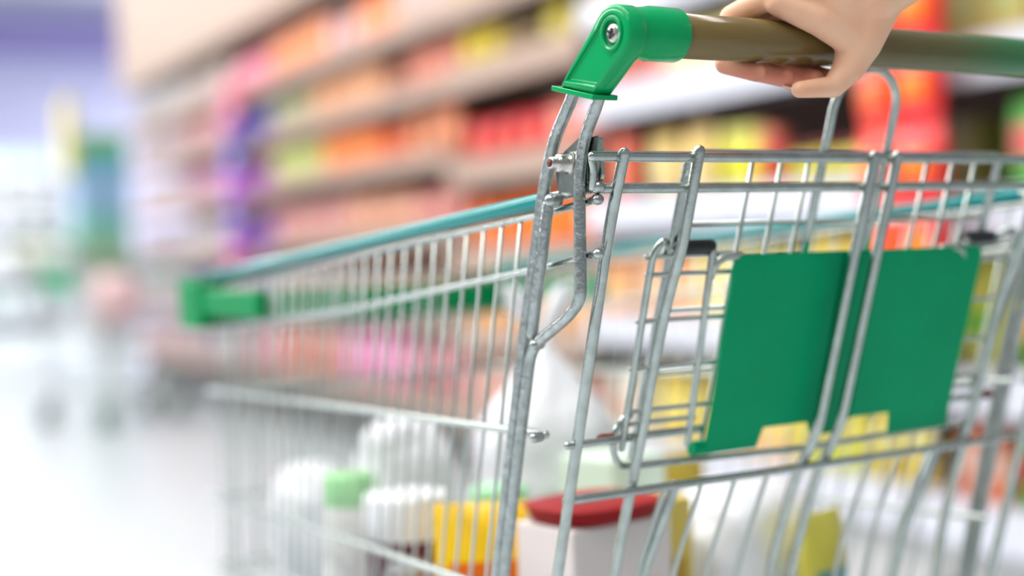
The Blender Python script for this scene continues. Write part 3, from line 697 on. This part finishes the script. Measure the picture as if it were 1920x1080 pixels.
# goods: bay, level, from, to, colour, accent, kind, width, height, what to call them
G = [
 ('A', 5, 5.28, 5.90, (206, 182, 176), (230, 200, 190), 'noodle_pack', .15, .19, 'dusty pink'), ('A', 5, 5.90, 6.38, (242, 128, 60), (250, 190, 150), 'noodle_pack', .15, .22, 'orange'),
 ('A', 5, 6.38, 6.82, (240, 184, 180), (250, 215, 215), 'noodle_pack', .15, .20, 'pale pink'), ('A', 5, 6.82, 7.72, (240, 138, 80), (245, 170, 120), 'snack_bag', .17, .22, 'soft orange'),
 ('A', 4, 5.28, 5.78, (216, 126, 100), (226, 150, 130), 'noodle_pack', .16, .165, 'salmon'), ('A', 4, 5.78, 6.10, (140, 72, 40), (170, 100, 60), 'noodle_pack', .155, .14, 'dark brown'), ('A', 4, 6.10, 7.10, (228, 160, 112), (236, 180, 140), 'noodle_pack', .16, .18, 'light tan'),
 ('A', 4, 7.10, 7.72, (168, 172, 126), (186, 186, 150), 'noodle_pack', .15, .17, 'sage green'),
 ('A', 3, 5.28, 5.85, (230, 136, 92), (240, 170, 130), 'noodle_pack', .15, .18, 'coral'), ('A', 3, 5.85, 6.15, (212, 78, 24), (230, 110, 40), 'noodle_pack', .15, .15, 'deep burnt orange'), ('A', 3, 6.15, 6.90, (244, 122, 40), (246, 160, 90), 'noodle_pack', .15, .18, 'bright orange'),
 ('A', 3, 6.90, 7.72, (196, 208, 116), (216, 216, 150), 'noodle_pack', .15, .18, 'yellow-green'),
 ('A', 2, 5.28, 5.80, (208, 128, 118), (224, 160, 150), 'snack_bag', .16, .15, 'dull rose'), ('A', 2, 5.80, 6.60, (228, 160, 124), (240, 190, 170), 'snack_bag', .16, .17, 'peach'), ('A', 2, 6.60, 7.72, (208, 140, 134), (224, 170, 160), 'snack_bag', .17, .16, 'rose'),
 ('A', 1, 5.28, 6.20, (170, 110, 84), (200, 140, 110), 'carton', .15, .16, 'brown'), ('A', 1, 6.20, 7.72, (160, 104, 96), (190, 140, 130), 'carton', .16, .16, 'brick brown'),
 ('A', 0, 5.28, 5.90, (176, 92, 100), (220, 160, 170), 'snack_bag', .15, .22, 'dark rose'), ('A', 0, 5.90, 6.75, (228, 110, 172), (246, 190, 220), 'snack_bag', .15, .22, 'magenta pink'), ('A', 0, 6.75, 7.72, (200, 108, 84), (216, 140, 120), 'snack_bag', .15, .22, 'brick red'),
 ('B', 5, 4.20, 5.24, (226, 206, 66), (230, 190, 120), 'carton', .14, .18, 'pale yellow'), ('B', 4, 4.20, 4.60, (226, 206, 60), (230, 214, 120), 'noodle_pack', .15, .14, 'soft yellow'), ('B', 4, 4.92, 5.24, (228, 198, 20), (236, 214, 80), 'noodle_pack', .15, .15, 'vivid yellow'), ('B', 4, 4.60, 4.92, (118, 96, 60), (150, 120, 60), 'noodle_pack', .15, .12, 'olive brown'),
 ('B', 3, 4.20, 4.56, (238, 130, 110), (240, 170, 150), 'noodle_pack', .15, .17, 'salmon pink'), ('B', 3, 4.56, 5.24, (220, 36, 44), (240, 110, 80), 'noodle_pack', .15, .15, 'bright red'), ('B', 2, 4.20, 5.24, (252, 112, 14), (252, 150, 40), 'noodle_pack', .15, .18, 'strong orange'),
 ('B', 1, 4.20, 5.24, (226, 150, 50), (240, 180, 90), 'carton', .14, .16, 'golden'), ('B', 0, 4.20, 5.24, (206, 150, 130), (230, 190, 180), 'carton', .14, .16, 'pinkish beige'),
 ('C', 4, 3.55, 4.16, (240, 140, 66), (90, 180, 170), 'carton', .15, .20, 'orange and teal'), ('C', 4, 2.66, 3.55, (220, 190, 120), (240, 220, 170), 'carton', .15, .18, 'straw yellow'),
 ('C', 3, 3.78, 4.16, (236, 104, 80), (240, 150, 130), 'noodle_pack', .16, .16, 'salmon red'), ('C', 3, 3.30, 3.78, (238, 228, 150), (240, 236, 190), 'noodle_pack', .16, .16, 'cream yellow'), ('C', 3, 2.66, 3.30, (230, 150, 90), (240, 180, 140), 'noodle_pack', .16, .16, 'apricot'),
 ('C', 2, 3.95, 4.16, (236, 92, 50), (240, 150, 120), 'noodle_pack', .15, .21, 'orange-red'), ('C', 2, 3.52, 3.93, (242, 206, 120), (242, 226, 170), 'noodle_pack', .15, .20, 'amber'), ('C', 2, 3.32, 3.50, (226, 222, 70), (240, 232, 130), 'jar', .09, .17, 'lime yellow'),
 ('C', 2, 3.22, 3.31, (206, 60, 50), (230, 120, 100), 'jar', .08, .15, 'scarlet'), ('C', 2, 2.66, 3.20, (206, 196, 60), (120, 40, 40), 'jar', .09, .10, 'yellow and maroon'),
 ('C', 1, 3.98, 4.16, (228, 140, 44), (236, 180, 90), 'carton', .15, .17, 'golden orange'), ('C', 1, 3.62, 3.96, (224, 150, 90), (230, 190, 140), 'carton', .15, .19, 'sandy orange'), ('C', 1, 3.10, 3.60, (226, 212, 130), (236, 226, 180), 'carton', .15, .18, 'pale straw'), ('C', 1, 2.66, 3.10, (230, 200, 90), (240, 220, 130), 'carton', .14, .20, 'honey yellow'),
 ('C', 0, 3.92, 4.16, (236, 228, 214), (226, 190, 160), 'carton', .15, .20, 'cream white'), ('C', 0, 3.60, 3.90, (240, 210, 70), (244, 226, 120), 'bottle', .08, .24, 'corn yellow'), ('C', 0, 3.22, 3.58, (240, 196, 140), (244, 220, 120), 'bottle', .08, .23, 'pale orange'),
 ('C', 0, 2.92, 3.20, (206, 210, 80), (238, 222, 100), 'bottle', .08, .24, 'lime green'), ('C', 0, 2.66, 2.90, (236, 206, 60), (240, 230, 150), 'bottle', .08, .24, 'sunny yellow'),
 ('D', 0, 2.44, 2.60, (230, 128, 86), (236, 190, 170), 'bottle', .075, .20, 'coral orange'), ('D', 0, 2.02, 2.42, (30, 168, 24), (200, 60, 40), 'bottle', .08, .21, 'bright green'), ('D', 0, 1.64, 2.0, (220, 130, 90), (240, 230, 220), 'bottle', .08, .20, 'terracotta'),
 ('D', 1, 2.44, 2.60, (196, 200, 80), (110, 180, 60), 'noodle_pack', .15, .26, 'olive yellow'), ('D', 1, 2.26, 2.42, (140, 206, 60), (240, 170, 50), 'noodle_pack', .14, .27, 'lime'), ('D', 1, 1.64, 2.24, (226, 210, 80), (130, 200, 70), 'noodle_pack', .15, .26, 'lemon yellow'),
 ('D', 2, 2.46, 2.60, (96, 90, 40), (120, 110, 60), 'carton', .10, .17, 'dark olive'), ('D', 2, 1.64, 2.42, (112, 200, 96), (232, 110, 110), 'snack_bag', .15, .20, 'leaf green'),
 ('D', 3, 1.64, 2.58, (196, 172, 96), (180, 186, 120), 'carton', .13, .20, 'khaki'), ('D', 4, 1.64, 2.58, (210, 200, 180), (220, 200, 120), 'carton', .14, .20, 'light grey'),
]
for k, (lo, hi) in enumerate((((236, 120, 150), (246, 190, 200)), ((214, 40, 120), (170, 60, 170)), ((110, 80, 200), (190, 90, 200)), ((60, 90, 190), (150, 120, 220)), ((196, 90, 190), (110, 80, 200)), ((230, 110, 150), (246, 170, 190)))):
    G.append(('E', k, 7.76, 8.38, (((206, 70, 110), (150, 60, 160), (120, 84, 200), (200, 84, 190), (64, 90, 196), (236, 120, 150))[k]), hi, 'snack_bag', .15, .22, ('wine red', 'plum', 'violet', 'orchid pink', 'cobalt blue', 'rose pink')[k]))
for k, row in enumerate((((176, 160, 168), 'mauve grey', (206, 150, 150), 'faded red'), ((60, 76, 170), 'navy blue', (206, 196, 196), 'ash white'), ((216, 206, 200), 'pearl', (190, 180, 190), 'lilac grey'), ((216, 120, 160), 'candy pink', (226, 206, 206), 'powder pink'), ((232, 130, 110), 'tomato red', (226, 202, 200), 'shell pink'), ((210, 190, 170), 'oat', (214, 214, 206), 'chalk'))):
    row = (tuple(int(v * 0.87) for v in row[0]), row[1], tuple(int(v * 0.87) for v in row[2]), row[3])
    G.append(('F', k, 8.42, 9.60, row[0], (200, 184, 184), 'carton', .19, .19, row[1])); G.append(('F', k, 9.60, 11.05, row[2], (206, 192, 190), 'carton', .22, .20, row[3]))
BAYN = {'A': 'the orange tan bay', 'B': 'the narrow tan bay', 'C': 'the white-edged bay', 'D': 'the right-edge bay', 'E': 'the purple column bay', 'F': 'the farthest aisle bay'}
ORD = ['bottom', 'second', 'third', 'fourth', 'fifth', 'top']
CATN = {'noodle_pack': ('noodle pack', 'noodle pack'), 'snack_bag': ('snack bag', 'snack bag'), 'carton': ('carton', 'carton'), 'bottle': ('bottle', 'bottle'), 'jar': ('jar', 'jar')}
for by, lv, y0, y1, col, acc, kind, wd, ht, nm in G:
    n = max(1, int((y1 - y0) / wd)); st = (y1 - y0) / n; top = lv == len(LV[by]) - 1
    lab = '%s %s on the %s shelf of %s' % (nm, CATN[kind][0], ORD[5] if top else ORD[lv], BAYN[by])
    grp = '%s %ss in %s' % (nm, CATN[kind][0], BAYN[by])
    for i in range(n):
        y = y0 + (i + 0.5) * st; j = random.uniform
        s_ = (wd * 0.93, {'noodle_pack': 0.07, 'snack_bag': 0.08, 'carton': 0.09}.get(kind, wd * 0.93), ht * j(0.94, 1.05))
        product(kind, (FACE + 0.075 + j(0, 0.02), y, LV[by][lv] + 0.0005), s_, math.pi / 2 + j(-0.05, 0.05), col, acc, lab, CATN[kind][1], grp if n > 1 else None)

# clip strips of bags hanging in front of the shelves
def clip_strip(y, rows, z0, dz, cols, size, label, rough, lab2):
    t = empty('hanging_strip', (FACE - 0.075, y, 0)); tag(t, label, 'display strip')
    zt = z0 + rows * dz + 0.05
    m = MB(); m.box((0.030, -0.018, z0), (0.034, 0.018, zt)); m.build('strap', m_whi, t)
    m = MB(); m.tube([(0.032, 0, zt - 0.02), (0.028, 0, zt + 0.01), (0.05, 0, zt + 0.012)], 0.004, 8); m.build('hook', ZINC, t)
    for k in range(rows):
        for q, dy in enumerate((0,) if size[0] > 0.15 else (0.067, -0.067)):
            col, acc, nm = cols(k, q)
            product('snack_bag', (FACE - 0.075 - 0.012, y + dy, z0 + k * dz), size, math.pi / 2 + random.uniform(-0.1, 0.1), col, acc, lab2 % nm, 'snack bag', (lab2 % nm).replace(' bag ', ' bags ') if size[0] < 0.15 else None, rough)
clip_strip(2.58, 6, 0.62, 0.168, lambda k, q: (((250, 54, 26), (255, 120, 60), 'red'), ((240, 40, 44), (236, 130, 10), 'red and orange'))[q], (0.125, 0.07, 0.165),
           'hanging display strip carrying shiny red snack bags right of the hand', 0.16, 'shiny %s snack bag clipped to the strip right of the hand')
PC = [((226, 120, 150), (240, 190, 200), 'bottom rose'), ((190, 50, 120), (170, 60, 170), 'magenta'), ((120, 80, 196), (190, 90, 200), 'violet'), ((104, 76, 190), (60, 90, 190), 'indigo'), ((206, 84, 190), (110, 80, 200), 'orchid'), ((70, 96, 204), (120, 160, 230), 'cobalt blue'), ((88, 50, 130), (190, 90, 180), 'dark plum'), ((220, 110, 170), (240, 170, 190), 'candy pink'), ((224, 96, 110), (240, 170, 180), 'top coral pink')]
clip_strip(8.02, 9, 0.72, 0.128, lambda k, q: PC[k], (0.20, 0.08, 0.126), 'hanging display strip with a column of purple and pink snack bags', 0.3, '%s snack bag on the purple hanging strip far along the shelves')

# ------------------------------------------------------------------ farther away
# second trolley: a copy with its parts
def copy_tree(o, parent=None):
    k = o.copy(); COL.objects.link(k); k.parent = parent
    for ch in list(o.children): copy_tree(ch, k)
    return k
c2 = copy_tree(cart); c2.location = (1.62, 8.45, 0); c2.rotation_euler = (0, 0, math.radians(-62))
c2['label'] = 'blurred shopping trolley standing far down the aisle'
crumple('carrier_bag', (0, 0, 0), (0.13, 0.16, 0.14), 21, mat('pale_pink_film', rgb(240, 200, 200), 0.4), 'pale pink bag inside the far blurred trolley', 'plastic bag', ears=False).location = (1.64, 8.47, 0.535)

# far gondola facing the camera
fg = empty('far_shelving', (2.45, 21.9, 0)); tag(fg, 'white far shelving unit at the left edge of the store', 'shelving')
m = MB(); m.box((-1.1, 0.3, 0), (1.1, 0.34, 2.15)); m.build('back_panel', mat('pale_back_panel', rgb(226, 230, 228), 0.6), fg)
for s_ in (-1, 1): m = MB(); m.box((s_ * 1.1 - 0.02, -0.3, 0), (s_ * 1.1 + 0.02, 0.34, 2.15)); m.build('end_panel', m_whi, fg)
FLV = [0.28, 0.85, 1.45, 1.85, 2.2]
for z in FLV:
    m = MB(); m.box((-1.1, -0.3, z - 0.04), (1.1, 0.3, z)); so = m.build('shelf', m_whi, fg)
    m = MB(); m.box((-1.1, -0.315, z - 0.10), (1.1, -0.301, z + 0.01)); m.build('price_rail', m_whi, so)
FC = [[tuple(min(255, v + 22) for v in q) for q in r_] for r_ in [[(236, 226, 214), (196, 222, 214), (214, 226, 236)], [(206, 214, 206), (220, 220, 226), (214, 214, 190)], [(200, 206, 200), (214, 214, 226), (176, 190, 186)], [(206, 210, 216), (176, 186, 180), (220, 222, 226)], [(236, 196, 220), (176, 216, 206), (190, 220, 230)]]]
FN = [['ivory', 'pale mint', 'ice blue'], ['grey green', 'silver', 'pale khaki'], ['stone grey', 'cloud grey', 'slate grey'], ['mist grey', 'moss grey', 'frost white'], ['light pink', 'sea green', 'sky blue']]
for lv, z in enumerate(FLV):
    for q in range(3):
        for i in range(2):
            product('carton', (2.45 - 1.05 + 0.35 * (q * 2 + i + 0.5), 21.75, z + 0.0005), (0.30, 0.2, (0.26, 0.34, 0.22, 0.2, 0.30)[lv]), 0, FC[lv][q], (230, 230, 230), '%s carton on the %s shelf of the far white unit' % (FN[lv][q], ORD[lv] if lv < 4 else 'top'), 'carton', '%s cartons far away' % FN[lv][q])
# tall promotional tower in front of it
tw = empty('promotional_tower', (3.02, 16.3, 0)); tag(tw, 'tall blue and green promotional tower with a yellow side, far left', 'display stand')
bands = [(0.0, 0.75, (216, 222, 222), 'tower_base'), (0.75, 1.15, (150, 176, 130), 'tower_block'), (1.15, 1.45, (128, 190, 172), 'tower_block'), (1.45, 1.92, (150, 186, 214), 'tower_block'), (1.92, 2.08, (84, 184, 184), 'tower_block'), (2.08, 2.28, (128, 186, 110), 'tower_block')]
for z0, z1, cl, nm in bands:
    m = MB(); m.box((-0.24, -0.25, z0), (0.30, 0.25, z1 - 0.01)); m.box((-0.22, -0.23, z1 - 0.01), (0.28, 0.23, z1)); o = m.build(nm, pmat(*cl), tw); bevel(o, 0.02, 2)
m = MB(); m.box((-0.34, -0.26, 1.85), (-0.24, 0.2, 2.65)); o = m.build('tower_sign', pmat(232, 214, 120), tw); bevel(o, 0.02, 2)
